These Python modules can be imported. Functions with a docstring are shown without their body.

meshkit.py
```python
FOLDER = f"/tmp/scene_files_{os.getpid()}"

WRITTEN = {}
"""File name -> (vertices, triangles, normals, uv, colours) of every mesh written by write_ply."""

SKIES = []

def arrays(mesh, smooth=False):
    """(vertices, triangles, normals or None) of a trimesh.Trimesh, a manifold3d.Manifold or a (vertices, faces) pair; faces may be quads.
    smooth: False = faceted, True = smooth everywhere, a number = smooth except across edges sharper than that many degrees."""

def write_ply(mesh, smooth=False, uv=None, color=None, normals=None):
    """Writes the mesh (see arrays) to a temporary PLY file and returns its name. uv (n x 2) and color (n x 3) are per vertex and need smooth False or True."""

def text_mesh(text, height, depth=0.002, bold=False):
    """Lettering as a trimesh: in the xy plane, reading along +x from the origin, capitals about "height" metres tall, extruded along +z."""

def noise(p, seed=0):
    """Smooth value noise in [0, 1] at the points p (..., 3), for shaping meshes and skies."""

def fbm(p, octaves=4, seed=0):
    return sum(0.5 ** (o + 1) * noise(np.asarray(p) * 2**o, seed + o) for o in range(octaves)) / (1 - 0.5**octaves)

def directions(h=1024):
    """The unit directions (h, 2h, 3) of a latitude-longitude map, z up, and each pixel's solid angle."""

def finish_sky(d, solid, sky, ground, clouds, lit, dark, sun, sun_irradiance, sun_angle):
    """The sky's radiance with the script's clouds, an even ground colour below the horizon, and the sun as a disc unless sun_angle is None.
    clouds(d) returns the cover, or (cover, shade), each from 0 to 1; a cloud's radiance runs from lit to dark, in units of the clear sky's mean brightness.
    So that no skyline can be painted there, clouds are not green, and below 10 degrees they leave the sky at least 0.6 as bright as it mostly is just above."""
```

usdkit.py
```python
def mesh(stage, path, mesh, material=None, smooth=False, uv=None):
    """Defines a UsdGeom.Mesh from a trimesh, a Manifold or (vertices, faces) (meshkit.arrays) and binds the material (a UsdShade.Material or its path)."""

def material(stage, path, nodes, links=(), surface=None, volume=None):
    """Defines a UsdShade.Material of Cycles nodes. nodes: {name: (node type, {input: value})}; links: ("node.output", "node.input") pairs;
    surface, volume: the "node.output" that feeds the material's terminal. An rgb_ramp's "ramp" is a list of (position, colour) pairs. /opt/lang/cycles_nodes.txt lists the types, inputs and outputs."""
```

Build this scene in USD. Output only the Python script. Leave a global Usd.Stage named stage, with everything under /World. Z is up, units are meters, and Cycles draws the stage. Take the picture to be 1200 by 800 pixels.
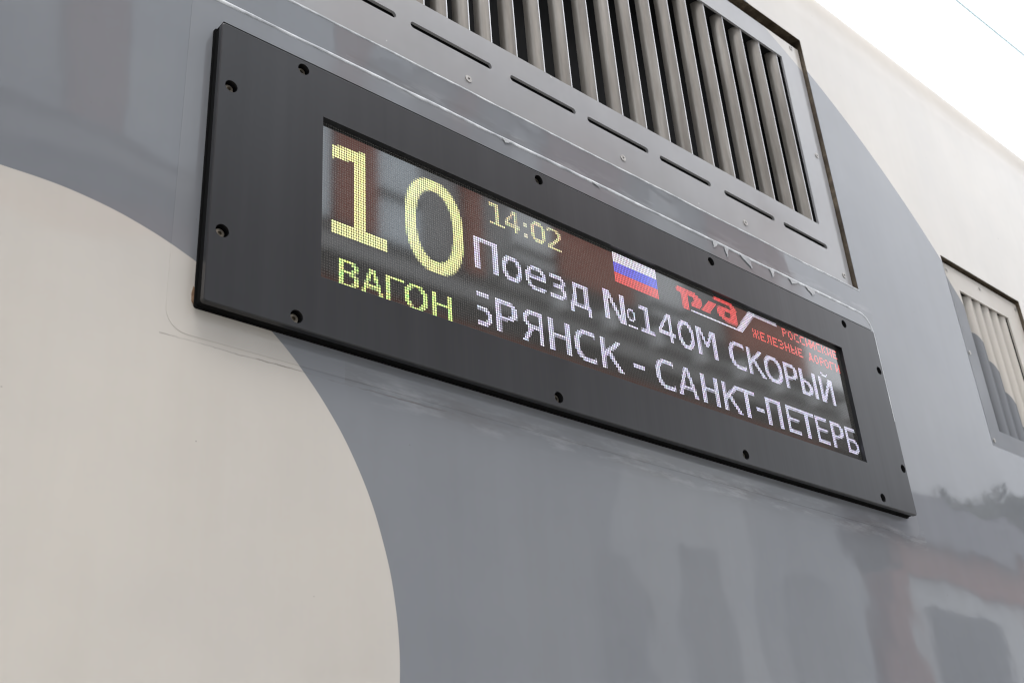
import math, random
import numpy as np, trimesh, manifold3d as m3, usdkit, meshkit
from manifold3d import Manifold, CrossSection
from shapely.geometry import Polygon, Point, box as sbox
from pxr import Usd, UsdGeom, UsdLux, UsdShade, Gf, Sdf, Vt

random.seed(7)
rng = np.random.default_rng(7)
stage = Usd.Stage.CreateInMemory()
UsdGeom.SetStageUpAxis(stage, UsdGeom.Tokens.z)
UsdGeom.SetStageMetersPerUnit(stage, 1.0)
UsdGeom.Xform.Define(stage, '/World')

# ---------------------------------------------------------------- camera, sky, sun, exposure
# x runs along the carriage, z is up, the carriage side faces -y; the origin is the lower left corner of the display's front
CAM = np.array([-0.38287774, -0.79526626, -0.48391232])
VIEW = np.array([[0.74716558, -0.66148902, -0.06462096], [0.25421531, 0.37426131, -0.89179765], [0.61409948, 0.64989287, 0.44779581]])
F_PX = 1290.95
EXPOSURE = 0.95
SKY = 0.10
SUN = 0.22
CLOUD = (15.2, 15.6, 16.3)                    # at the zenith; an overcast sky is about a third as bright at the horizon
SUN_DIR = np.array([-0.05, -0.45, 0.89]); SUN_DIR /= np.linalg.norm(SUN_DIR)

cam = UsdGeom.Camera.Define(stage, '/World/camera')
cam.CreateHorizontalApertureAttr(36.0); cam.CreateVerticalApertureAttr(24.0)
cam.CreateFocalLengthAttr(F_PX / 1200 * 36.0)
cam.CreateFStopAttr(12.0); cam.CreateFocusDistanceAttr(1.28)
cam.CreateClippingRangeAttr((0.05, 2000.0))
cam.CreateExposureAttr(EXPOSURE)
R = np.eye(4); R[0, :3], R[1, :3], R[2, :3], R[3, :3] = VIEW[0], -VIEW[1], -VIEW[2], CAM
cam.AddTransformOp().Set(Gf.Matrix4d(*R.ravel().tolist()))

sky_m = usdkit.material(stage, '/World/Looks/overcast_sky', {
    'sky': ('sky_texture', dict(sky_type='single_scattering', sun_disc=False, sun_elevation=float(math.asin(SUN_DIR[2])), sun_rotation=float(math.atan2(SUN_DIR[0], SUN_DIR[1])))),
    'tc': ('texture_coordinate', {}),
    'n': ('noise_texture', dict(scale=2.2, detail=5, roughness=0.55)),
    'r': ('rgb_ramp', dict(ramp=[(0.3, tuple(0.86 * c for c in CLOUD)), (0.7, tuple(1.1 * c for c in CLOUD))])),
    'sep': ('separate_xyz', {}), 'cie': ('map_range', dict(from_min=0.0, from_max=1.0, to_min=0.34, to_max=1.0, clamp=True)), 'cl': ('mix', dict(mix_type='multiply', fac=1.0)),
    'nv': ('vector_math', dict(math_type='normalize')),
    'mx': ('mix', dict(fac=0.92)),
    'bg': ('background_shader', dict(strength=SKY)),
}, [('tc.generated', 'n.vector'), ('n.fac', 'r.fac'), ('sky.color', 'mx.color1'), ('tc.generated', 'nv.vector1'), ('nv.vector', 'sep.vector'), ('sep.z', 'cie.value'), ('cie.result', 'cl.color2'), ('r.color', 'cl.color1'), ('cl.color', 'mx.color2'), ('mx.color', 'bg.color')], surface='bg.background')
dome = UsdLux.DomeLight.Define(stage, '/World/sky')
UsdShade.MaterialBindingAPI.Apply(dome.GetPrim()).Bind(sky_m)
dome.GetPrim().SetCustomDataByKey('kind', 'structure')
sun = UsdLux.DistantLight.Define(stage, '/World/sun')
sun.CreateIntensityAttr(SUN); sun.CreateAngleAttr(30.0); sun.CreateNormalizeAttr(True); sun.CreateColorAttr(Gf.Vec3f(1.0, 0.97, 0.93))
zax = SUN_DIR; xax = np.cross([0, 0, 1], zax); xax /= np.linalg.norm(xax); yax = np.cross(zax, xax)
S = np.eye(4); S[0, :3], S[1, :3], S[2, :3] = xax, yax, zax
sun.AddTransformOp().Set(Gf.Matrix4d(*S.ravel().tolist()))

# ---------------------------------------------------------------- helpers
used = {}
def numbered(parent, name):
    n = used.get((parent, name), 0); used[(parent, name)] = n + 1
    return f'{parent}/{name}' if n == 0 else f'{parent}/{name}_{n:03d}'
def say(prim, label=None, category=None, group=None, kind=None):
    p = prim.GetPrim() if hasattr(prim, 'GetPrim') else prim
    for k, v in (('label', label), ('category', category), ('group', group), ('kind', kind)):
        if v: p.SetCustomDataByKey(k, v)
    return p
def thing(name, label, category, group=None):
    x = UsdGeom.Xform.Define(stage, numbered('/World', name)); say(x, label, category, group); return x.GetPrim()
def obj(name, mesh, mat, parent=None, smooth=False, label=None, kind=None):
    path = numbered(str(parent.GetPath()) if parent is not None else '/World', name)
    m = usdkit.mesh(stage, path, mesh, mat, smooth=smooth)
    if mat is not None: UsdGeom.Gprim(m).GetPrim()
    say(m, label, None, None, kind); return m.GetPrim()
def mf(man):
    g = man.to_mesh(); return trimesh.Trimesh(np.array(g.vert_properties[:, :3], float), np.array(g.tri_verts), process=False)
def bx(x0, x1, y0, y1, z0, z1):
    return Manifold.cube([x1 - x0, y1 - y0, z1 - z0]).translate([x0, y0, z0])
def tb(x0, x1, y0, y1, z0, z1):
    b = trimesh.creation.box([x1 - x0, y1 - y0, z1 - z0]); b.apply_translation([(x0 + x1) / 2, (y0 + y1) / 2, (z0 + z1) / 2]); return b
def poly_xz(pts, y0, y1):
    """A polygon of (x, z) points pushed from y0 to y1."""
    c = CrossSection([np.array(pts, float)], m3.FillRule.NonZero) if not isinstance(pts, CrossSection) else pts
    return c.extrude(y1 - y0).rotate([90, 0, 0]).translate([0, y1, 0])
def rrect(x0, x1, z0, z1, r, n=6):
    out = []
    for cx, cz, a in ((x1 - r, z0 + r, -90), (x1 - r, z1 - r, 0), (x0 + r, z1 - r, 90), (x0 + r, z0 + r, 180)):
        for k in range(n + 1):
            t = math.radians(a + 90 * k / n); out.append((cx + r * math.cos(t), cz + r * math.sin(t)))
    return out
def cyl_y(x, z, r, y0, y1, n=24):
    return Manifold.cylinder(y1 - y0, r, r, n).rotate([90, 0, 0]).translate([x, y1, z])
def deep(x, z, y, y0=0.018):
    """What was measured on the plane y0 moved to the plane y behind it."""
    k = (y - CAM[1]) / (y0 - CAM[1]); return CAM[0] + (x - CAM[0]) * k, CAM[2] + (z - CAM[2]) * k

L = '/World/Looks/'
def simple(name, color, rough=0.5, metallic=0.0, spec=0.5, **kw):
    return usdkit.material(stage, L + name, {'p': ('principled_bsdf', dict(base_color=color, roughness=rough, metallic=metallic, specular_ior_level=spec, **kw))}, [], surface='p.BSDF')
def noisy(name, ramp, scale, rough, detail=6, stretch=(1, 1, 1), bump=0.0, metallic=0.0, spec=0.5, bscale=None):
    return usdkit.material(stage, L + name, {
        'g': ('geometry', {}), 'mp': ('mapping', dict(scale=stretch)),
        'n': ('noise_texture', dict(scale=scale, detail=detail, roughness=0.6)), 'r': ('rgb_ramp', dict(ramp=ramp)),
        'bn': ('noise_texture', dict(scale=bscale or scale * 3, detail=4)),
        'b': ('bump', dict(strength=1.0, distance=bump)),
        'p': ('principled_bsdf', dict(roughness=rough, metallic=metallic, specular_ior_level=spec))},
        [('g.position', 'mp.vector'), ('mp.vector', 'n.vector'), ('n.fac', 'r.fac'), ('r.color', 'p.base_color')] +
        ([('mp.vector', 'bn.vector'), ('bn.fac', 'b.height'), ('b.normal', 'p.normal')] if bump else []), surface='p.BSDF')

# ---------------------------------------------------------------- materials
GRAY, CREAM, DULL = (0.207, 0.214, 0.228), (0.566, 0.524, 0.470), (0.35, 0.345, 0.348)
def paint(name, reveal=False, chips=0.0, rough=0.034, grey=GRAY, grime=False):
    """The carriage's two paints: pale cream below left and above right of two arcs, grey between them."""
    nodes, links, k = {'g': ('geometry', {}), 's': ('separate_xyz', {}), 'flat': ('combine_xyz', dict(y=0.0)), 'wob': ('noise_texture', dict(scale=9, detail=2)),
                       'wb': ('map_range', dict(from_min=0, from_max=1, to_min=-0.0016, to_max=0.0016))}, [('g.position', 's.vector'), ('s.x', 'flat.x'), ('s.z', 'flat.z'), ('g.position', 'wob.vector'), ('wob.fac', 'wb.value')], [0]
    def math_(kind, a, b=None, **kw):
        k[0] += 1; n = f'm{k[0]}'; d = dict(math_type=kind, **kw)
        for slot, v in (('value1', a), ('value2', b)):
            if isinstance(v, str): links.append((v, f'{n}.{slot}'))
            elif v is not None: d[slot] = v
        nodes[n] = ('math', d); return n + '.value'
    def disc(cx, cz, r):
        k[0] += 1; n = f'v{k[0]}'; nodes[n] = ('vector_math', dict(vector_math_type='distance', vector2=(cx, 0, cz)) if False else dict(math_type='distance', vector2=(cx, 0, cz)))
        links.append(('flat.vector', n + '.vector1'))
        d = math_('add', n + '.value', 'wb.result'); k[0] += 1; q = f'r{k[0]}'
        nodes[q] = ('map_range', dict(range_type='smoothstep', from_min=r - 0.0006, from_max=r + 0.0006, to_min=1.0, to_max=0.0, clamp=True)); links.append((d, q + '.value')); return q + '.result'
    low = disc(-0.151, -0.291, 0.370)
    a = math_('multiply', math_('less_than', 's.x', -0.151), math_('less_than', 's.z', 0.079))
    b = math_('multiply', math_('less_than', 's.x', 0.219), math_('less_than', 's.z', -0.291))
    low = math_('maximum', low, math_('maximum', a, b))
    high = math_('multiply', math_('subtract', 1.0, disc(0.517, -0.370, 1.4538)), math_('greater_than', 's.x', 0.6))
    cream = math_('maximum', low, high)
    nodes.update({
        'tone': ('noise_texture', dict(scale=2.3, detail=7, roughness=0.62)), 'tr': ('rgb_ramp', dict(ramp=[(0.3, (0.90, 0.905, 0.92)), (0.72, (1.06, 1.05, 1.03))])),
        'map': ('mapping', dict(scale=(14, 14, 1.1))), 'streak': ('noise_texture', dict(scale=1.6, detail=5, roughness=0.6)), 'sr': ('rgb_ramp', dict(ramp=[(0.35, (0.975, 0.972, 0.965)), (0.6, (1, 1, 1))])),
        'base': ('mix', dict(color1=grey, color2=CREAM)), 'c1': ('mix', dict(mix_type='multiply', fac=1.0)), 'c2': ('mix', dict(mix_type='multiply', fac=1.0)),
        'big': ('noise_texture', dict(scale=4.2, detail=2.0, roughness=0.4)), 'b1': ('bump', dict(strength=1.0, distance=0.0019)),
        'peel': ('noise_texture', dict(scale=30, detail=2)), 'b2': ('bump', dict(strength=1.0, distance=0.00005)),
        'rn': ('noise_texture', dict(scale=3.7, detail=6, roughness=0.65)), 'rr': ('map_range', dict(from_min=0.3, from_max=0.7, to_min=rough * 0.8, to_max=rough * 1.5, clamp=True)),
        'p': ('principled_bsdf', dict(ior=1.5))})
    links += [(cream, 'base.fac'), ('g.position', 'tone.vector'), ('tone.fac', 'tr.fac'), ('g.position', 'map.vector'), ('map.vector', 'streak.vector'), ('streak.fac', 'sr.fac'),
              ('base.color', 'c1.color1'), ('tr.color', 'c1.color2'), ('c1.color', 'c2.color1'), ('sr.color', 'c2.color2'),
              ('g.position', 'big.vector'), ('big.fac', 'b1.height'), ('g.position', 'peel.vector'), ('peel.fac', 'b2.height'), ('b1.normal', 'b2.normal'), ('b2.normal', 'p.normal'),
              ('g.position', 'rn.vector'), ('rn.fac', 'rr.value')]
    out = 'c2.color'
    # small chips of bare primer and dark specks
    nodes.update({'ch': ('noise_texture', dict(scale=55, detail=3, roughness=0.7)), 'chr': ('map_range', dict(from_min=0.765 - chips, from_max=0.775 - chips, clamp=True)),
                  'cm': ('mix', dict(color2=(0.62, 0.62, 0.6))),
                  'sp': ('noise_texture', dict(scale=130, detail=2)), 'spr': ('map_range', dict(from_min=0.795, from_max=0.81, to_max=0.6, clamp=True)), 'sm': ('mix', dict(color2=(0.12, 0.11, 0.1)))})
    links += [('g.position', 'ch.vector'), ('ch.fac', 'chr.value'), ('chr.result', 'cm.fac'), (out, 'cm.color1'), ('g.position', 'sp.vector'), ('sp.fac', 'spr.value'), ('spr.result', 'sm.fac'), ('cm.color', 'sm.color1')]
    out = 'sm.color'
    if reveal:   # the cut edges inside the body's openings are dirty and rusty
        inside = math_('multiply', math_('multiply', math_('greater_than', 's.y', 0.0186), math_('less_than', 's.z', 1.02)), math_('less_than', 's.y', 0.3))
        nodes.update({'dn': ('noise_texture', dict(scale=24, detail=6, roughness=0.7)), 'dr': ('rgb_ramp', dict(ramp=[(0.3, (0.035, 0.026, 0.018)), (0.55, (0.10, 0.078, 0.055)), (0.75, (0.24, 0.19, 0.13))])), 'dm': ('mix', {})})
        links += [('g.position', 'dn.vector'), ('dn.fac', 'dr.fac'), (inside, 'dm.fac'), (out, 'dm.color1'), ('dr.color', 'dm.color2')]; out = 'dm.color'
    if grime:    # handling marks, smeared filler and a hairline crack along the welded plate's lower and upper edges
        nodes.update({'gmap': ('mapping', dict(scale=(5, 5, 26))), 'gn': ('noise_texture', dict(scale=2.2, detail=5, roughness=0.6)), 'gn2': ('noise_texture', dict(scale=3.0, detail=5, roughness=0.62)), 'cw': ('noise_texture', dict(scale=16, detail=5, roughness=0.7)),
                      'gd': ('mix', dict(color2=(0.135, 0.122, 0.118))), 'gl': ('mix', dict(color2=(0.50, 0.50, 0.50))), 'gc': ('mix', dict(color2=(0.10, 0.085, 0.07)))})
        links += [('g.position', 'gmap.vector'), ('gmap.vector', 'gn.vector'), ('gmap.vector', 'gn2.vector'), ('g.position', 'cw.vector')]
        def near(z0, half):
            k[0] += 1; q = f'r{k[0]}'; nodes[q] = ('map_range', dict(range_type='smoothstep', from_min=0.0, from_max=half, to_min=1.0, to_max=0.0, clamp=True))
            links.append((math_('absolute', math_('subtract', 's.z', z0)), q + '.value')); return q + '.result'
        def above(src, lo, hi):
            k[0] += 1; q = f'r{k[0]}'; nodes[q] = ('map_range', dict(from_min=lo, from_max=hi, clamp=True)); links.append((src, q + '.value')); return q + '.result'
        span = math_('multiply', math_('greater_than', 's.x', 0.16), math_('less_than', 's.x', 1.25))
        band = math_('multiply', span, math_('maximum', near(-0.030, 0.026), math_('multiply', near(0.372, 0.022), 0.8)))
        links.append((math_('multiply', math_('multiply', band, above('gn.fac', 0.46, 0.72)), 0.55), 'gd.fac')); links.append((math_('multiply', math_('multiply', band, above('gn2.fac', 0.50, 0.75)), 0.42), 'gl.fac'))
        line = math_('add', -0.0335, math_('multiply', math_('subtract', 'cw.fac', 0.5), 0.007))
        crack = math_('less_than', math_('absolute', math_('subtract', 's.z', line)), 0.0007)
        crack = math_('multiply', math_('multiply', crack, above('gn2.fac', 0.36, 0.6)), math_('multiply', math_('greater_than', 's.x', -0.03), math_('less_than', 's.x', 0.30)))
        links.append((math_('multiply', crack, 0.65), 'gc.fac'))
        links += [(out, 'gd.color1'), ('gd.color', 'gl.color1'), ('gl.color', 'gc.color1')]; out = 'gc.color'
    # the roof's curve is dusty and dull
    nodes.update({'dust': ('map_range', dict(range_type='smoothstep', from_min=1.0, from_max=1.16, to_min=0.0, to_max=1.0, clamp=True)), 'spl': ('map_range', dict(from_min=0, from_max=1, to_min=0.42, to_max=0.08))})
    links += [('s.z', 'dust.value'), ('dust.result', 'spl.value'), ('spl.result', 'p.specular_ior_level'), (math_('add', 'rr.result', math_('multiply', 'dust.result', 0.5)), 'p.roughness')]
    links.append((out, 'p.base_color'))
    return usdkit.material(stage, L + name, nodes, links, surface='p.BSDF')

body_paint = paint('carriage_paint', reveal=True, grime=True)
plate_paint = paint('plate_paint', chips=0.015, rough=0.06, grey=tuple(0.12 * a + 0.88 * b for a, b in zip(DULL, GRAY)), grime=True)
vent_paint = paint('vent_plate_paint', chips=0.01, rough=0.13, grey=DULL)
slat_paint = paint('slat_paint', rough=0.4)
bead_paint = noisy('worn_edge_paint', [(0.35, (0.34, 0.35, 0.36)), (0.5, (0.52, 0.53, 0.54)), (0.66, (0.76, 0.77, 0.77))], 38, 0.28, bump=0.0006)
bare_slat = noisy('dirty_slat_metal', [(0.3, (0.165, 0.147, 0.127)), (0.55, (0.265, 0.243, 0.215)), (0.75, (0.38, 0.355, 0.32))], 9, 0.38, stretch=(6, 6, 0.6), spec=0.5, metallic=0.35)
bright_edge = simple('bright_metal_edge', (0.66, 0.66, 0.67), 0.35, 0.3)
drip_paint = noisy('smeared_filler', [(0.3, (0.27, 0.275, 0.285)), (0.7, (0.50, 0.50, 0.50))], 60, 0.25)
rust = noisy('rusty_primer', [(0.3, (0.10, 0.05, 0.025)), (0.6, (0.25, 0.15, 0.085)), (0.75, (0.5, 0.46, 0.38))], 160, 0.8)
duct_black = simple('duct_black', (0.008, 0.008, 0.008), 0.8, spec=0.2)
steel = noisy('screw_steel', [(0.3, (0.30, 0.28, 0.26)), (0.7, (0.55, 0.53, 0.50))], 300, 0.38, metallic=0.7)
dark_hole = simple('hole_black', (0.008, 0.008, 0.008), 0.7, spec=0.2)
frame_black = noisy('display_frame_black', [(0.3, (0.006, 0.006, 0.0068)), (0.7, (0.0145, 0.0145, 0.016))], 24, 0.27, stretch=(1, 1, 0.05), bump=0.00008, bscale=160, spec=0.55)
bolt_black = noisy('bolt_black_oxide', [(0.3, (0.10, 0.085, 0.065)), (0.7, (0.32, 0.28, 0.22))], 200, 0.32, metallic=0.8)
seal_black = simple('rubber_seal', (0.006, 0.006, 0.006), 0.9, spec=0.08)
screen_black = usdkit.material(stage, L + 'screen_black', {'p': ('principled_bsdf', dict(base_color=(0.012, 0.012, 0.011), roughness=0.05, ior=2.6, specular_ior_level=0.5))}, [], surface='p.BSDF')
led_off = usdkit.material(stage, L + 'led_unlit', {'p': ('principled_bsdf', dict(base_color=(0.075, 0.07, 0.062), roughness=0.055, ior=2.6, specular_ior_level=0.5))}, [], surface='p.BSDF')
led_on = usdkit.material(stage, L + 'led_lit', {'a': ('attribute', dict(attribute='led')), 'p': ('principled_bsdf', dict(base_color=(0.1, 0.1, 0.1), roughness=0.10, ior=2.6, emission_strength=0.64))},
                         [('a.color', 'p.emission_color')], surface='p.BSDF')


# ---------------------------------------------------------------- the setting: platform and track bed
concrete = noisy('platform_concrete', [(0.3, (0.30, 0.29, 0.27)), (0.7, (0.40, 0.385, 0.36))], 1.3, 0.85, bump=0.002)
ballast = noisy('track_ballast', [(0.3, (0.10, 0.095, 0.09)), (0.7, (0.22, 0.21, 0.20))], 6, 0.95, bump=0.03)
g = obj('ground', tb(-300, 300, -300, 300, -3.4, -3.2), ballast); say(g, kind='structure')
g = obj('platform', tb(-60, 120, -9.1, -0.14, -3.2, -2.1), concrete); say(g, kind='structure')

# ---------------------------------------------------------------- the station across the platform, seen mirrored in the paint and the screen
brick = usdkit.material(stage, L + 'red_brick', {
    'g': ('geometry', {}), 's': ('separate_xyz', {}), 'c': ('combine_xyz', {}),
    'b': ('brick_texture', dict(color1=(0.36, 0.125, 0.09), color2=(0.29, 0.09, 0.065), mortar=(0.34, 0.27, 0.22), scale=1.0, mortar_size=0.006, brick_width=0.26, row_height=0.075)),
    'p': ('principled_bsdf', dict(roughness=0.85))}, [('g.position', 's.vector'), ('s.x', 'c.x'), ('s.z', 'c.y'), ('c.vector', 'b.vector'), ('b.color', 'p.base_color')], surface='p.BSDF')
plaster = noisy('pale_plaster', [(0.3, (0.66, 0.68, 0.69)), (0.7, (0.74, 0.76, 0.77))], 0.8, 0.8)
grey_render = noisy('grey_render', [(0.3, (0.42, 0.44, 0.46)), (0.7, (0.54, 0.56, 0.58))], 0.6, 0.8)
stone_dark = noisy('dark_moulding', [(0.3, (0.06, 0.057, 0.055)), (0.7, (0.10, 0.097, 0.092))], 2, 0.7)
stone_grey = noisy('grey_moulding', [(0.3, (0.28, 0.28, 0.28)), (0.7, (0.36, 0.36, 0.36))], 2, 0.7)
pane = simple('window_glass', (0.04, 0.05, 0.06), 0.03, spec=1.0)
blind = noisy('pale_window_blinds', [(0.3, (0.58, 0.65, 0.70)), (0.7, (0.70, 0.76, 0.80))], 0.5, 0.15, spec=0.8)
dull_glass = simple('dull_window', (0.30, 0.315, 0.33), 0.3)
roof_metal = noisy('roof_metal', [(0.3, (0.17, 0.17, 0.20)), (0.7, (0.24, 0.24, 0.28))], 0.7, 0.5)
D = 10.0
FY = -CAM[1] - D                   # the facade's plane: the camera's mirror image lies D in front of it
def fu(u): return CAM[0] + u * D
def fv(v): return CAM[2] + v * D
st = thing('station_building', 'long red brick station building with dark cornice and tall grey windows across the platform', 'building')
obj('lower_wall', tb(fu(-1.6), fu(1.72), FY - 8, FY, -3.2, fv(0.70)), brick, st)
obj('upper_wall', tb(fu(-1.6), fu(0.76), FY - 8, FY - 0.13, fv(0.70), fv(1.42)), stone_grey, st); obj('upper_wall', tb(fu(0.76), fu(1.71), FY - 8, FY - 0.13, fv(0.70), fv(1.16)), stone_grey, st)
for z0, z1, out, m, ua in ((0.695, 0.725, 0.06, stone_dark, -1.6), (0.725, 0.75, 0.12, stone_grey, -1.6), (0.75, 0.772, 0.09, stone_dark, -1.6), (0.772, 0.79, 0.08, stone_grey, 0.93), (0.79, 0.822, 0.11, stone_dark, 0.95)):
    obj('cornice', tb(fu(ua), fu(1.93), FY - 0.5, FY + out, fv(z0), fv(z1)), m, st)
obj('roof', tb(fu(-1.62), fu(0.77), FY - 8.2, FY + 0.25, fv(1.42), fv(1.45)), roof_metal, st); obj('roof', tb(fu(0.77) + 0.01, fu(1.73), FY - 8.2, FY + 0.25, fv(1.16), fv(1.185)), roof_metal, st)
for a, b in ((-0.9, -0.78), (-0.45, -0.33), (-0.02, 0.08), (0.30, 0.37), (0.655, 0.72), (0.875, 0.905), (1.06, 1.225), (1.48, 1.71)):
    obj('pilaster', tb(fu(a), fu(b), FY - 0.14, FY, fv(0.775), fv(1.42 if b < 0.75 else 1.16)), brick, st)
for a, b in ((-0.78, -0.45), (-0.33, -0.02), (0.08, 0.30), (0.37, 0.655), (0.72, 0.80), (0.965, 1.06), (1.27, 1.37)):
    w = obj('window', tb(fu(a) + 0.05, fu(b) - 0.05, FY - 0.12, FY - 0.07, fv(0.785), fv(1.34 if b < 0.75 else 1.11)), (grey_render if a < 0.3 else blind) if a < 0.9 else plaster, st)
    for q in ((0.855, 0.97, 1.08) if a > 0.65 else ()):
        obj('glazing_bar', tb(fu(a) + 0.05, fu(b) - 0.05, FY - 0.07, FY - 0.03, fv(q), fv(q) + 0.08), stone_dark, w)
for a, b, m in ((-1.55, 0.94, grey_render), (0.94, 1.13, grey_render), (1.13, 1.42, plaster), (1.42, 1.72, grey_render)):
    obj('wall_panel', tb(fu(a), fu(b), FY, FY + 0.06, -2.1, fv(0.655)), m, st)
for u in np.arange(-1.3, 1.7, 0.42):
    w = obj('ground_window', tb(fu(u) + 0.2, fu(u) + 1.7, FY + 0.06, FY + 0.10, fv(-0.06), fv(0.16)), pane, st)
for u in np.arange(1.0, 1.9, 0.105):
    obj('eaves_lamp', tb(fu(u), fu(u) + 0.16, FY + 0.30, FY + 0.46, fv(0.742), fv(0.772)), plaster, st)
for u0, u1, v0, v1 in ((1.075, 1.16, 0.22, 0.42), (1.24, 1.33, 0.20, 0.44), (1.52, 1.62, 0.22, 0.43), (0.62, 0.72, 0.22, 0.40)):
    obj('upper_window', tb(fu(u0), fu(u1), FY + 0.07, FY + 0.12, fv(v0), fv(v1)), dull_glass, st)
lb = thing('low_station_annex', 'low white annex with red trim and grey roof beyond the brick station', 'building')
obj('wall', tb(fu(1.86), fu(3.9), FY - 7, FY, -3.2, fv(0.50)), plaster, lb)
obj('roof', tb(fu(1.84), fu(3.95), FY - 7.2, FY + 0.25, fv(0.56), fv(0.645)), roof_metal, lb)
obj('red_band', tb(fu(1.86), fu(3.9), FY - 0.2, FY + 0.10, fv(0.48), fv(0.56)), brick, lb)
for a in (1.80, 2.40, 3.0):
    obj('red_pier', tb(fu(a), fu(a + 0.075), FY - 0.2, FY + 0.10, -2.1, fv(0.48)), brick, lb)
for a in (1.93, 2.53, 3.13):
    obj('window', tb(fu(a), fu(a + 0.30), FY, FY + 0.05, fv(0.12), fv(0.42)), pane, lb)
leaf_m = noisy('tree_leaves', [(0.3, (0.035, 0.05, 0.03)), (0.7, (0.08, 0.10, 0.06))], 3, 0.6)
bark = simple('tree_bark', (0.06, 0.05, 0.04), 0.9)
def tree(u, y, h, w, label):
    t = thing('tree', label, 'tree', 'trees behind the annex'); x = CAM[0] + u * (-CAM[1] - y)
    trunk = trimesh.creation.cylinder(0.22, h * 0.75, sections=10); trunk.apply_translation([x, y, -3.2 + h * 0.375]); obj('trunk', trunk, bark, t)
    n = 9000; d = rng.normal(size=(n, 3)); d /= np.linalg.norm(d, axis=1)[:, None]
    c = np.array([x, y, -3.2 + h * 0.68]) + d * rng.uniform(0.25, 1, n)[:, None] ** 0.5 * np.array([w, w, h * 0.34]) * (0.66 + 0.55 * meshkit.fbm(d * 2.6 + u, 3, 3))[:, None]
    a = rng.normal(size=(n, 3)); a /= np.linalg.norm(a, axis=1)[:, None]; b = np.cross(a, rng.normal(size=(n, 3))); b /= np.linalg.norm(b, axis=1)[:, None]
    s = rng.uniform(0.22, 0.42, n)[:, None]
    v = np.stack([c - a * s, c + b * s * 0.6, c + a * s, c - b * s * 0.6], 1).reshape(-1, 3)
    f = np.arange(4 * n).reshape(n, 4); obj('crown', (v, f), leaf_m, t)
for i, (u, y, h, w) in enumerate(((2.12, FY - 12, 17.4, 3.4), (2.40, FY - 13, 19.0, 4.2), (2.72, FY - 12, 19.6, 4.4))):
    tree(u, y, h, w, ['narrow dark tree behind the annex, nearest the brick station', 'middle dark tree behind the annex roof', 'broad dark tree behind the annex, farthest from the brick station'][i])

# ---------------------------------------------------------------- the carriage
car = thing('railway_carriage', 'grey and cream passenger railway carriage with curved two-tone paint and roof edge', 'carriage')
YW, Z0, RR = 0.018, 1.053, 0.40
prof = [(YW, -2.0), (YW, Z0)] + [(YW + RR - RR * math.cos(t), Z0 + RR * math.sin(t)) for t in np.radians(np.linspace(2.5, 58, 24))]
y1, z1 = prof[-1]
for s in np.linspace(0.05, 1, 18): prof.append((y1 + s * (1.42 - y1), z1 + 0.42 * (1 - (1 - s) ** 1.75)))
prof += [(2.84 - y, z) for y, z in prof[::-1][1:]]
CUT1 = (0.0, 1.2225, 0.4145, 0.979)
CUT2 = (1.5965, 1.939, 0.205, 0.619)
shell = CrossSection([np.array(prof[::-1])], m3.FillRule.NonZero).extrude(12.0)
shell = shell.transform(np.array([[0, 0, 1, -5], [1, 0, 0, 0], [0, 1, 0, 0]], float))
for c in (CUT1, CUT2): shell -= bx(c[0], c[1], -0.1, 0.18, c[2], c[3])
obj('body_shell', mf(shell), body_paint, car, smooth=35)

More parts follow.
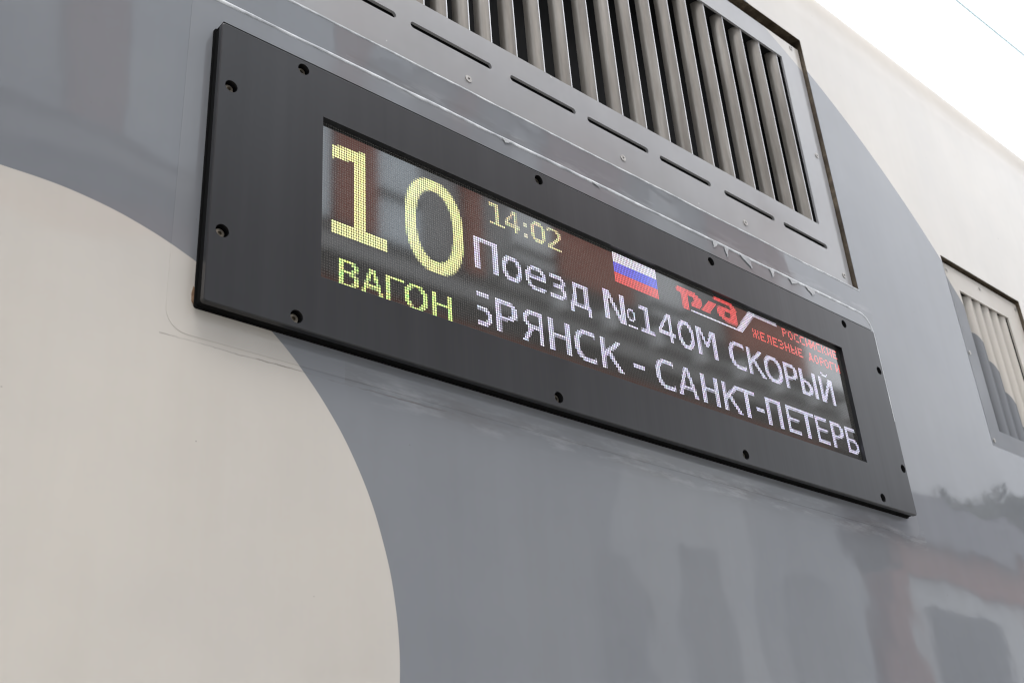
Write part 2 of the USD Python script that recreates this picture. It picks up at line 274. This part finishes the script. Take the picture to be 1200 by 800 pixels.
def bead(path, r0, seed, amp=0.5):
    """A run of weld or filler: a half-buried rope of uneven thickness along (x, z) points."""
    p = np.array(path, float); seg = np.linalg.norm(np.diff(p, axis=0), axis=1); s = np.r_[0, np.cumsum(seg)]
    q = np.arange(0, s[-1], 0.004); x, z = np.interp(q, s, p[:, 0]), np.interp(q, s, p[:, 1])
    z = z + 0.0012 * (meshkit.noise(np.c_[q * 18, q * 0, q * 0], seed) - 0.5); tx, tz = np.gradient(x), np.gradient(z); l = np.hypot(tx, tz); nx, nz = -tz / l, tx / l
    r = r0 * (1 - amp / 2 + amp * meshkit.fbm(np.c_[q * 30, q * 0 + 3.1, q * 0], 3, seed)); k = 8
    ang = np.linspace(0, math.pi, k); V = np.stack([np.stack([x + nx * r * math.cos(a) * 1.25, YW + 0.0004 - r * math.sin(a) * 0.75, z + nz * r * math.cos(a) * 1.25], 1) for a in ang], 1)
    n = len(q); i = np.arange(n - 1)[:, None] * k + np.arange(k - 1)[None]; i = i.ravel()
    return trimesh.Trimesh(V.reshape(-1, 3), np.vstack([np.c_[i, i + k, i + 1], np.c_[i + 1, i + k, i + k + 1]]), process=False)
def arc(cx, cz, r, a0, a1, n=8): return [(cx + r * math.cos(math.radians(a0 + (a1 - a0) * k / n)), cz + r * math.sin(math.radians(a0 + (a1 - a0) * k / n))) for k in range(n + 1)]
PL = (-0.026, 1.2365, -0.028, 0.3645)
plate = poly_xz(rrect(*PL, 0.022), YW - 0.00025, YW + 0.004)
obj('display_mounting_plate', mf(plate), plate_paint, car, label='welded mounting plate round the display with worn filler along its edges')
obj('weld_bead', bead([(PL[0], PL[3])] + [(x, PL[3] + 0.0012) for x in np.linspace(0, 1.19, 12)] + arc(PL[1] - 0.03, PL[3] - 0.03, 0.031, 90, 0) + [(PL[1] + 0.001, z) for z in np.linspace(0.30, 0.17, 4)], 0.0021, 3), bead_paint, car, smooth=60)
obj('weld_bead', bead([(PL[0], 0.35), (PL[0] + 0.001, 0.15), (PL[0], -0.028)], 0.0004, 5, 0.9), plate_paint, car, smooth=60)
obj('weld_bead', bead([(0.0, CUT1[2] - 0.0005), (0.6, CUT1[2]), (1.224, CUT1[2] - 0.0005)], 0.0014, 11, 0.4), bead_paint, car, smooth=60)

def drip(x, z, w, h):
    n = 9; t = np.linspace(0, 1, n); half = w / 2 * np.clip(1 - t ** 1.3, 0.08, 1) * (0.8 + 0.4 * rng.random(n)); cx = x + 0.002 * np.cumsum(rng.normal(size=n)) * t
    pts = [(c + a, z - h * q) for c, a, q in zip(cx, half, t)] + [(c - a, z - h * q) for c, a, q in zip(cx[::-1], half[::-1], t[::-1])]
    c = CrossSection([np.array(pts)], m3.FillRule.NonZero); return mf(c.extrude(0.0004).rotate([90, 0, 0]).translate([0, YW - 0.0011, 0]))
for x, w_, h in ((0.815, 0.016, 0.012), (0.842, 0.010, 0.019), (0.886, 0.024, 0.017), (0.955, 0.013, 0.015), (1.01, 0.026, 0.009), (1.06, 0.030, 0.012), (0.56, 0.012, 0.005), (0.40, 0.016, 0.006)):
    obj('paint_drip', drip(x, 0.3652, w_, h), drip_paint, car)

YP = 0.026                                        # the ventilation plates sit a little below the body's skin
def screw(x, z, y, r, parent):
    h = cyl_y(x, z, r, y - 0.0012, y + 0.002, 28) - Manifold.cylinder(0.004, r * 0.36, r * 0.36, 6).rotate([90, 0, 0]).translate([x, y + 0.0012, z])
    obj('screw', mf(h), steel, parent)
    return cyl_y(x, z, r * 0.5, y - 0.0002, y + 0.0001, 12)
def stadium(x0, x1, z0, z1): return CrossSection([np.array(rrect(x0, x1, z0, z1, (z1 - z0) / 2 - 1e-5, 6))], m3.FillRule.NonZero)
def fin(x, z0, z1, r, y0, th=0.0016, back=0.003):
    t = np.linspace(0, math.pi / 2 * 1.02, 12)
    o = [(x - r * math.sin(a), y0 + r * (1 - math.cos(a))) for a in t]; i = [(x - (r - th) * math.sin(a), y0 + th + (r - th) * (1 - math.cos(a))) for a in t[::-1]]
    o.append((o[-1][0], o[-1][1] + back)); i.insert(0, (i[0][0], i[0][1] + back))
    return CrossSection([np.array(o + i)[::-1]], m3.FillRule.NonZero).extrude(z1 - z0).translate([0, 0, z0])
def grille(name_label, cut, plate_rect, opening, fins, slots, screws, r_fin, slat_mat, edge_mat, plate_mat, screw_r):
    px0, pz0 = deep(plate_rect[0], plate_rect[2], YP); px1, pz1 = deep(plate_rect[1], plate_rect[3], YP)
    pz0 = cut[2] + 0.001
    px1, px0 = min(px1, cut[1] - 0.0015), max(px0, cut[0] + 0.0015)
    ox0, oz0 = deep(opening[0], opening[2], YP); ox1, oz1 = deep(opening[1], opening[3], YP)
    cs = CrossSection([np.array([(px0, pz0), (px1, pz0), (px1, pz1), (px0, pz1)])], m3.FillRule.NonZero) - CrossSection([np.array([(ox0, oz0), (ox1, oz0), (ox1, oz1), (ox0, oz1)])], m3.FillRule.NonZero)
    for a, b, zc in slots:
        (sa, sz), (sb, _) = deep(a, zc, YP), deep(b, zc, YP); cs -= stadium(sa, sb, sz - 0.0049, sz + 0.0049)
    pl = obj('vent_grille', mf(poly_xz(cs, YP, YP + 0.004)), plate_mat, car, label=name_label)
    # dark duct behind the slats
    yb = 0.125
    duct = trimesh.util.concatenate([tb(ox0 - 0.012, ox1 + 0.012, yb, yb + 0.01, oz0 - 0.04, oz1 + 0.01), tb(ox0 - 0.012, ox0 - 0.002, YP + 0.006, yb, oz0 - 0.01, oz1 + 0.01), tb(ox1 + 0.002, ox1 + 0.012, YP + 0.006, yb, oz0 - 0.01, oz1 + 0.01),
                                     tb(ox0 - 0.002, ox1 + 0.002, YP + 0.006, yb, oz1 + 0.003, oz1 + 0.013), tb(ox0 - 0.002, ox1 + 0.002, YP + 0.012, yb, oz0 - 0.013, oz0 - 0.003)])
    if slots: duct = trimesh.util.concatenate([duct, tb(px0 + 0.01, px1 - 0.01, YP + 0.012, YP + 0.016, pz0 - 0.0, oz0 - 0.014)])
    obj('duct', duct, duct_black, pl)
    for x in fins:
        fx, _ = deep(x, 0.5, YP + 0.003)
        obj('slat', mf(fin(fx, oz0 - 0.012, oz1 + 0.0028, r_fin, YP + 0.003)), slat_mat, pl, smooth=40)
        obj('slat_edge', tb(fx, fx + 0.0016, YP + 0.0024, YP + 0.008, oz0 - 0.012, oz1 + 0.0028), edge_mat, pl)
    for x, z in screws:
        sx, sz = deep(x, z, YP); screw(sx, sz, YP, screw_r, pl)
    return pl
FINS = [0.163, 0.2, 0.238, 0.275, 0.312, 0.349, 0.387, 0.432, 0.483, 0.535, 0.587, 0.639, 0.691, 0.744, 0.796, 0.849, 0.902, 0.955, 1.008, 1.062, 1.117]
SL = [(0.102, 0.232), (0.254, 0.385), (0.417, 0.538), (0.561, 0.688), (0.713, 0.832), (0.865, 0.996), (1.021, 1.147)]
grille('large grey ventilation grille with upright dirty slats above the display', CUT1, (0.002, 1.204, 0.0, 0.944), (0.09, 1.137, 0.518, 0.893), FINS, [(a, b, 0.475) for a, b in SL],
       [(0.06, 0.434), (0.343, 0.434), (0.627, 0.436), (0.907, 0.434), (1.182, 0.431), (1.183, 0.684), (1.179, 0.936)], 0.0132, bare_slat, bright_edge, vent_paint, 0.0052)
grille('small grey and cream ventilation grille farther along the carriage', CUT2, (1.598, 1.921, 0.0, 0.602), (1.642, 1.852, 0.243, 0.551), [1.684, 1.72, 1.757, 1.794, 1.831, 1.868], [],
       [(1.607, 0.587), (1.745, 0.588), (1.905, 0.588), (1.607, 0.40), (1.607, 0.217), (1.905, 0.217), (1.905, 0.40)], 0.0165, slat_paint, slat_paint, slat_paint, 0.0042)

# ---------------------------------------------------------------- the display
W, H = 1.2045, 0.3206
WIN = (0.1199, 1.0869, 0.0639, 0.2579)
info = thing('information_display', 'long black framed LED train information display screwed to the carriage side', 'display')
fr = poly_xz(rrect(0, W, 0, H, 0.003, 4), 0.0008, 0.0064)
front = Manifold.batch_hull([poly_xz(rrect(0.001, W - 0.001, 0.001, H - 0.001, 0.002, 4), 0.0, 0.0002), poly_xz(rrect(0, W, 0, H, 0.003, 4), 0.0007, 0.0024)])
fr = fr + front - bx(WIN[0], WIN[1], -0.1, 0.1, WIN[2], WIN[3])
HOLES = [(0.0138, 0.245), (0.095, 0.3085), (0.4345, 0.3085), (0.772, 0.3075), (1.111, 0.3075), (1.1915, 0.245), (1.1945, 0.075), (1.111, 0.0125), (0.777, 0.0135), (0.435, 0.0125), (0.0942, 0.0122), (0.0138, 0.0770)]
for x, z in HOLES: fr -= cyl_y(x, z, 0.0068, -0.1, 0.0105, 32)
obj('frame', mf(fr), frame_black, info)
hs = poly_xz(rrect(0.0008, W - 0.0008, 0.0008, H - 0.0008, 0.003, 4), 0.0064, YW - 0.0006) - bx(WIN[0] - 0.005, WIN[1] + 0.005, -0.1, 0.1, WIN[2] - 0.005, WIN[3] + 0.005)
for x, z in HOLES: hs -= cyl_y(x, z, 0.0068, -0.1, 0.0105, 32)
obj('housing', mf(hs), seal_black, info)
obj('seal', mf(poly_xz(rrect(-0.0012, W + 0.0012, -0.0005, H + 0.0024, 0.003, 4), 0.0150, YW - 0.0007) - bx(0.0012, W - 0.0012, 0, 0.1, 0.0012, H - 0.0012) + bx(0.002, W - 0.004, 0.0022, 0.016, H + 0.0002, H + 0.0031)), seal_black, info)
for i, (x, z) in enumerate(HOLES):
    b = cyl_y(x, z, 0.0047, 0.0052, 0.0104, 24) - Manifold.cylinder(0.006, 0.0024, 0.0024, 6).rotate([90, 0, 0]).translate([x, 0.0078, z])
    obj('bolt', mf(b), bolt_black, info, smooth=40)
P, LX, LZ, LY = 0.00302, 0.1203, 0.0640, 0.0060
screen = obj('screen', tb(WIN[0] - 0.004, WIN[1] + 0.004, LY + 0.0005, LY + 0.006, WIN[2] - 0.004, WIN[3] + 0.004), screen_black, info, label='black LED matrix with lit yellow, white, red and blue text')

obj('chipped_edge', mf(poly_xz([(-0.003, 0.006), (-0.001, 0.003), (-0.0006, 0.009), (-0.0009, 0.019), (-0.0022, 0.021), (-0.0034, 0.014)], YW - 0.0012, YW - 0.0001)), rust, car, label='rusty chipped paint at the lower left corner of the display opening')
# the characters as the LEDs show them: rows of dots, . unlit, - + # brighter
GLYPHS = {
    'v_В': """
######-.
##...+#-
##....#+
##...+#-
######-.
##..-+#-
##....##
##....##
##...-##
######+.""",
    'v_А': """
...+#+...
...###...
..-#.#-..
..##.##..
..#-.-#..
.-#...#-.
.#######.
.#+---+#.
-#.....#+
##.....##""",
    'v_Г': """
########
##......
##......
##......
##......
##......
##......
##......
##......
##......""",
    'v_О': """
..+####+..
.##-..-##.
+#+....+#+
##......##
##......##
##......##
##......##
+#+....+#+
.##-..-##.
..+####+..""",
    'v_Н': """
##.....##
##.....##
##.....##
##.....##
#########
##.....##
##.....##
##.....##
##.....##
##.....##""",
    'c_1': """
+####...
++-##...
...##...
...##...
...##...
...##...
...##...
...##...
...##...
########""",
    'c_4': """
....##-.
...-##-.
...#.#-.
..#-.#-.
.#+..#-.
-#...#-.
##+++##+
+++++##+
.....#-.
.....#-.""",
    'c_2': """
-#####-.
#-...##+
......##
......##
.....##.
....##..
...##...
.-#+....
+#+.....
########""",
    'П': """
############
###++++++###
##+......+##
##+......+##
##+......+##
##+......+##
##+......+##
##+......+##
##+......+##
##+......+##
##+......+##
##+......+##
##+......+##
##+......+##""",
    'о': """
..+####-..
.###++###.
-##....##-
##-....-##
##......##
##......##
##......##
##-....-##
-##....##-
.###++###.
..+####+..""",
    'е': """
...+####-..
.-##+-+###.
.##.....##+
##+......##
##+---+++##
###########
##.........
##-........
.##........
.-###--+##+
...+#####+.""",
    'з': """
-######..
+##++###.
......-#+
......-#+
..-++##+.
..+####+.
......+#+
.......##
.......##
##+++###-
+#####+..""",
    'д': """
..########+.
..##++++##+.
..##....+#+.
..##....+#+.
..##....+#+.
..##....+#+.
.-##....+#+.
.-##....+#+.
.+#+....+#+.
-###----###-
############
##........##
##........##
##........##""",
    'N': """
####......###
####-.....###
#####.....###
#####+....###
###.##....###
###.+##...###
###..##-..###
###..-##..###
###...##+.###
###....##.###
###....+#####
###.....#####
###.....-####
###......####""",
    'o': """
.###.
#-.-#
#...#
#...#
#-.-#
.###.""",
    '1': """
-+####...
######...
...-##...
...-##...
...-##...
...-##...
...-##...
...-##...
...-##...
...-##...
...-##...
-++###++-
#########""",
    '4': """
......###..
.....####..
....-#+##..
....#+.##..
...##..##..
..+#...##..
.-#+...##..
.##....##..
##.....##..
###########
##########+
.......##..
.......##..
.......##..""",
    'М': """
####......####
####.....-####
##+##....##+##
##-+#....#++##
##-.##..##.+##
##-.##..##.+##
##-..#+##..+##
##-..####..+##
##-...##...+##
##-........+##
##-........+##
##-........+##
##-........+##
##-........+##""",
    'С': """
....+######-
..+###+++###
.+##-......-
.##+........
+##.........
###.........
###.........
###.........
###.........
+##.........
.##+........
.+##-......-
..+###+++###
....+######-""",
    'К': """
##-......+##.
##-.....###..
##-....###...
##-..-##+....
##-.+##-.....
##-###.......
######+......
###+-##-.....
##+..+##.....
##-...+##....
##-....###...
##-.....###..
##-......###.
##-......-##+""",
    'Р': """
########-..
###+++####.
##-.....###
##-.....+##
##-.....+##
##-.....###
##+...-###-
#########..
##+---.....
##-........
##-........
##-........
##-........
##-........""",
    'Ы': """
##+........+##
##+........+##
##+........+##
##+........+##
##+........+##
###--......+##
#######+...+##
###..+###..+##
##+...-##+.+##
##+....###.+##
##+....###.+##
##+...+##-.+##
###++###+..+##
######+....+##""",
    'И': """
##-.....+###
##-.....####
##-....+####
##-....##+##
##-...##--##
##-...##.-##
##-..##-.-##
##-.-##..-##
##-.##...-##
##--##...-##
##+##....-##
####+....-##
####.....-##
###+.....-##""",
    'Б': """
#########.
##+++++++.
##........
##........
##........
##........
########..
##----###.
##.....-##
##......##
##......##
##.....+##
##++++###.
#######+..""",
    'Я': """
...+#######
..###++++##
.##+.....##
.##......##
.##......##
.##+.....##
..###++++##
...########
...+#+...##
...##....##
..##-....##
.-##.....##
.##......##
##+......##""",
    'Н': """
##+......+##
##+......+##
##+......+##
##+......+##
##+......+##
##+......+##
############
###------###
##+......+##
##+......+##
##+......+##
##+......+##
##+......+##
##+......+##""",
    'А': """
.....###.....
....-###-....
....##-##....
....##.##....
...+#+.+#+...
...##...##...
...##...##...
..+#+...+##..
..##-...-##..
.-#########-.
.###-----+##.
.##.......##.
-##.......##-
##+.......+##""",
    'Т': """
#############
+++++###+++++
.....###.....
.....###.....
.....###.....
.....###.....
.....###.....
.....###.....
.....###.....
.....###.....
.....###.....
.....###.....
.....###.....
.....###.....""",
    'Е': """
##########
###++++++-
##........
##........
##........
##-.......
#########+
##+------.
##........
##........
##........
##........
###+++++++
##########""",
    'c_0': """
..####..
.######.
+#....#+
##....##
##....##
##....##
##....##
+#....#+
.######.
..####..""",
    '0': """
...#####...
.-#######-.
.###...###.
+##.....##+
##+.....+##
##.......##
##.......##
##.......##
##.......##
##+.....+##
+##.....##+
.###...###.
.-#######-.
...#####...""",
    'О': """
...-######-...
..##########..
.###+....+###.
-##-......-##-
###........###
##-........-##
##-........-##
##-........-##
##-........-##
###........###
-##-......-##-
.###+....+###.
..##########..
...-######-...""",
}
level = {'.': 0.0, '-': 0.32, '+': 0.66, '#': 1.0}
lit = np.zeros((64, 320), bool)
def dots(cols, rows, half, y):
    cx, cz = LX + (np.asarray(cols) + 0.5) * P, LZ + (np.asarray(rows) + 0.5) * P
    k = np.array([(-1, -0.55), (-0.55, -1), (0.55, -1), (1, -0.55), (1, 0.55), (0.55, 1), (-0.55, 1), (-1, 0.55)]) * half
    n = len(cx); v = np.zeros((n, 8, 3)); v[:, :, 0] = cx[:, None] + k[:, 0]; v[:, :, 1] = y; v[:, :, 2] = cz[:, None] + k[:, 1]
    b = np.arange(n)[:, None] * 8; f = np.concatenate([b + np.array([[0, i, i + 1]]) for i in range(1, 7)], 0)
    return v.reshape(-1, 3), f
def show(name, grid, col, row, color, gain=1.0, jitter=0.06, label=None, x_from=0):
    """Lights the LEDs of one character: GRID holds rows of levels from the top, COL its left column, ROW its bottom row."""
    h, w = grid.shape; r, c = np.nonzero(grid > 0.05); lv = grid[r, c]; rows, cols = row + h - 1 - r, col + c
    ok = (cols >= x_from) & (cols < 320) & (rows >= 0) & (rows < 64); rows, cols, lv = rows[ok], cols[ok], lv[ok]; lit[rows, cols] = True
    v, f = dots(cols, rows, 0.00118, LY + 0.00040); c3 = np.array(color)[None] * gain * lv[:, None] * (1 + jitter * rng.normal(size=(len(lv), 3)))
    m = usdkit.mesh(stage, numbered(str(screen.GetPath()), name), (v, f), led_on)
    UsdGeom.PrimvarsAPI(m).CreatePrimvar('led', Sdf.ValueTypeNames.Color3fArray, 'vertex').Set(Vt.Vec3fArray.FromNumpy(np.repeat(np.clip(c3, 0, None), 8, 0).astype(np.float32)))
    say(m, label); return m
def grid(key): return np.array([[level[c] for c in row] for row in GLYPHS[key].strip().split('\n')])
def shape(polys, x0, x1, z0, z1):
    """Polygons in LED units to a grid of levels."""
    out = np.zeros((z1 - z0, x1 - x0))
    for j in range(z1 - z0):
        for i in range(x1 - x0):
            cell = sbox(x0 + i, z1 - 1 - j, x0 + i + 1, z1 - j); out[j, i] = min(1, sum(cell.intersection(p).area for p in polys))
    return np.where(out < 0.22, 0, np.clip(out * 1.25, 0, 1))
YEL, GRN, WHT, RED, BLU = (0.88, 0.90, 0.32), (0.70, 0.92, 0.24), (0.70, 0.68, 0.90), (0.80, 0.05, 0.045), (0.07, 0.09, 0.85)
TIM = (0.78, 0.74, 0.33)
one = Polygon([(5, 20), (28, 20), (28, 25), (19.2, 25), (19.2, 57.6), (17.2, 57.4), (5, 56), (5, 50.6), (14.2, 52.2), (14.2, 25), (5, 25)])
show('digit', shape([one], 5, 28, 20, 58), 5, 20, YEL, 1.05, label='large yellow digit one')
yy, xx = np.mgrid[0:400, 0:270] / 10.0
oo = (abs((xx - 13.5) / 13.5) ** 2.35 + abs((yy - 20) / 20) ** 2.35 < 1) & ~(abs((xx - 13.5) / 8.7) ** 2.3 + abs((yy - 20) / 15.2) ** 2.3 < 1)
show('digit', oo.reshape(40, 10, 27, 10).mean((1, 3)), 36, 19, YEL, 1.05, label='large yellow digit zero')
for k, c in (('v_В', 8), ('v_А', 17), ('v_Г', 27), ('v_О', 35), ('v_Н', 47)): show('letter', grid(k), c, 1, GRN, 1.0, 0.12)
for k, c in (('c_1', 77), ('c_4', 85), ('c_0', 99), ('c_2', 108)): show('digit', grid(k), c, 51, TIM, 0.8, 0.12)
colon = np.zeros((7, 2)); colon[[0, 1, 5, 6]] = 0.9
show('colon', colon, 95, 51, (0.8, 0.75, 0.5), 0.8)
for k, c, r in (('П', 68, 28), ('о', 82, 28), ('е', 94, 28), ('з', 107, 28), ('д', 118, 25), ('N', 138, 28), ('1', 160, 28), ('4', 172, 28), ('0', 185, 28), ('М', 198, 28), ('С', 221, 28), ('К', 235, 28), ('О', 248, 28), ('Р', 264, 28), ('Ы', 277, 28)):
    show('digit' if k in '140' else 'letter', grid(k), c, r, WHT)
no = np.zeros((9, 6)); no[0:6, 0:5] = grid('o'); no[8, :6] = 1
show('letter', no, 152, 28, WHT)
yi = np.zeros((17, 12)); yi[3:] = grid('И'); yi[0, [3, 8]] = 0.8; yi[1, 4:8] = 1; yi[0, 4] = 0.4
show('letter', yi, 294, 28, WHT)
show('letter', np.pad(grid('Б'), ((0, 0), (0, 0))), 65, 4, WHT, x_from=68, label='white letter running in from the edge of the text window')
dash = np.array([[1.0] * 7, [0.9] * 7])
for k, c in (('Р', 77), ('Я', 90), ('Н', 104), ('С', 118), ('К', 133), ('С', 166), ('А', 180), ('Н', 196), ('К', 211), ('Т', 222), ('П', 243), ('Е', 259), ('Т', 269), ('Е', 283), ('Р', 296), ('Б', 309)): show('letter', grid(k), c, 4, WHT)
show('hyphen', dash, 152, 9, WHT); show('hyphen', dash[:, :6], 235, 9, WHT)
for r, col in ((58, (0.82, 0.80, 0.92)), (53, BLU), (48, RED)): show('flag_stripe', np.ones((5, 28)), 147, r, col, 0.95, label={58: 'white flag stripe', 53: 'blue flag stripe', 48: 'red flag stripe'}[r])
pr = Polygon([(187.7, 57.8), (189.5, 59.8), (201.5, 59.6), (206, 57.3), (205.4, 54), (202.5, 51.8), (198.3, 51.8), (198, 53.6), (200.6, 55.4), (199.6, 57), (196.2, 57), (195.6, 49.2), (191.6, 49.2), (191.6, 56.6)])
sl = Polygon([(204.6, 51.9), (211.5, 58.8), (217.3, 58.8), (210.6, 51.9)])
dd = Polygon([(215.5, 61), (216.2, 63), (228.5, 63), (232.4, 60.4), (231.4, 51.6), (223, 51.6), (218.4, 53.2), (216.6, 55.8), (218.2, 58.2), (224, 59.3), (228.2, 59.0), (227.6, 61)]).difference(Polygon([(221.8, 54.4), (226.4, 53.9), (227.8, 57.2), (223, 57.0)]))
for q in (pr, sl, dd):
    b = [int(v) for v in q.bounds]; show('operator_emblem', shape([q], b[0], b[2] + 2, b[1], min(64, b[3] + 2)), b[0], b[1], RED, 1.0)
show('emblem_line', shape([sbox(197.5, 49, 230, 50), Polygon([(229.6, 49), (234.4, 49), (247.2, 62.6), (242.4, 62.6)]), sbox(246, 61.4, 265.3, 62.4)], 197, 266, 49, 63), 197, 49, (0.8, 0.78, 0.95), 0.9, label='white slash and rules of the operator emblem')
TINY = dict(Р='###.,#..#,###.,#...,#...', О='.##.,#..#,#..#,#..#,.##.', С='.###,#...,#...,#...,.###', И='#..#,#..#,#.##,##.#,#..#', Й='#..#,#.##,####,##.#,#..#', К='#..#,#.#.,##..,#.#.,#..#', Е='####,#...,###.,#...,####',
            Ж='#.#.#,#.#.#,.###.,#.#.#,#.#.#', Л='.###,.#.#,.#.#,.#.#,#..#', З='###.,...#,.##.,...#,###.', Н='#..#,#..#,####,#..#,#..#', Ы='#...#,#...#,###.#,#..##,###.#', Д='.##.,.##.,.##.,####,#..#', Г='####,#...,#...,#...,#...')
def word(text, x0, x1, row, label):
    gs = [np.array([[float(c == '#') for c in r] for r in TINY[ch].split(',')]) for ch in text]; total = sum(g_.shape[1] for g_ in gs); gap = (x1 - x0 - total) / (len(gs) - 1)
    g_ = np.zeros((5, x1 - x0 + 2)); x = 0.0
    for q in gs: i = int(round(x)); g_[:, i:i + q.shape[1]] = q; x += q.shape[1] + gap
    show('small_red_word', g_, x0, row, (0.95, 0.06, 0.04), 0.8, 0.1, label)
word('РОССИЙСКИЕ', 269, 317, 57, 'upper small red word of the operator name'); word('ЖЕЛЕЗНЫЕ', 243, 284, 49, 'lower left small red word of the operator name'); word('ДОРОГИ', 289, 317, 49, 'lower right small red word of the operator name')
rr_, cc_ = np.nonzero(~lit)
obj('unlit_leds', dots(cc_, rr_, 0.00088, LY + 0.00044), led_off, screen, kind='stuff')

# ---------------------------------------------------------------- overhead wire
def wire_point(px, py, z):
    d = VIEW.T @ np.array([(px - 600) / F_PX, (py - 400) / F_PX, 1.0]); return CAM + d * (z - CAM[2]) / d[2]
a, b = wire_point(1120, 0, 3.4), wire_point(1200, 65, 3.4); dirn = (b - a) / np.linalg.norm(b - a)
p0, p1 = a - dirn * 3, b + dirn * 25
wr = trimesh.creation.cylinder(0.0055, segment=[p0, p1], sections=10)
w = obj('overhead_wire', wr, simple('copper_wire', (0.55, 0.72, 0.78), 0.5)); say(w, 'thin taut overhead contact wire crossing the white sky above the roof', 'wire')
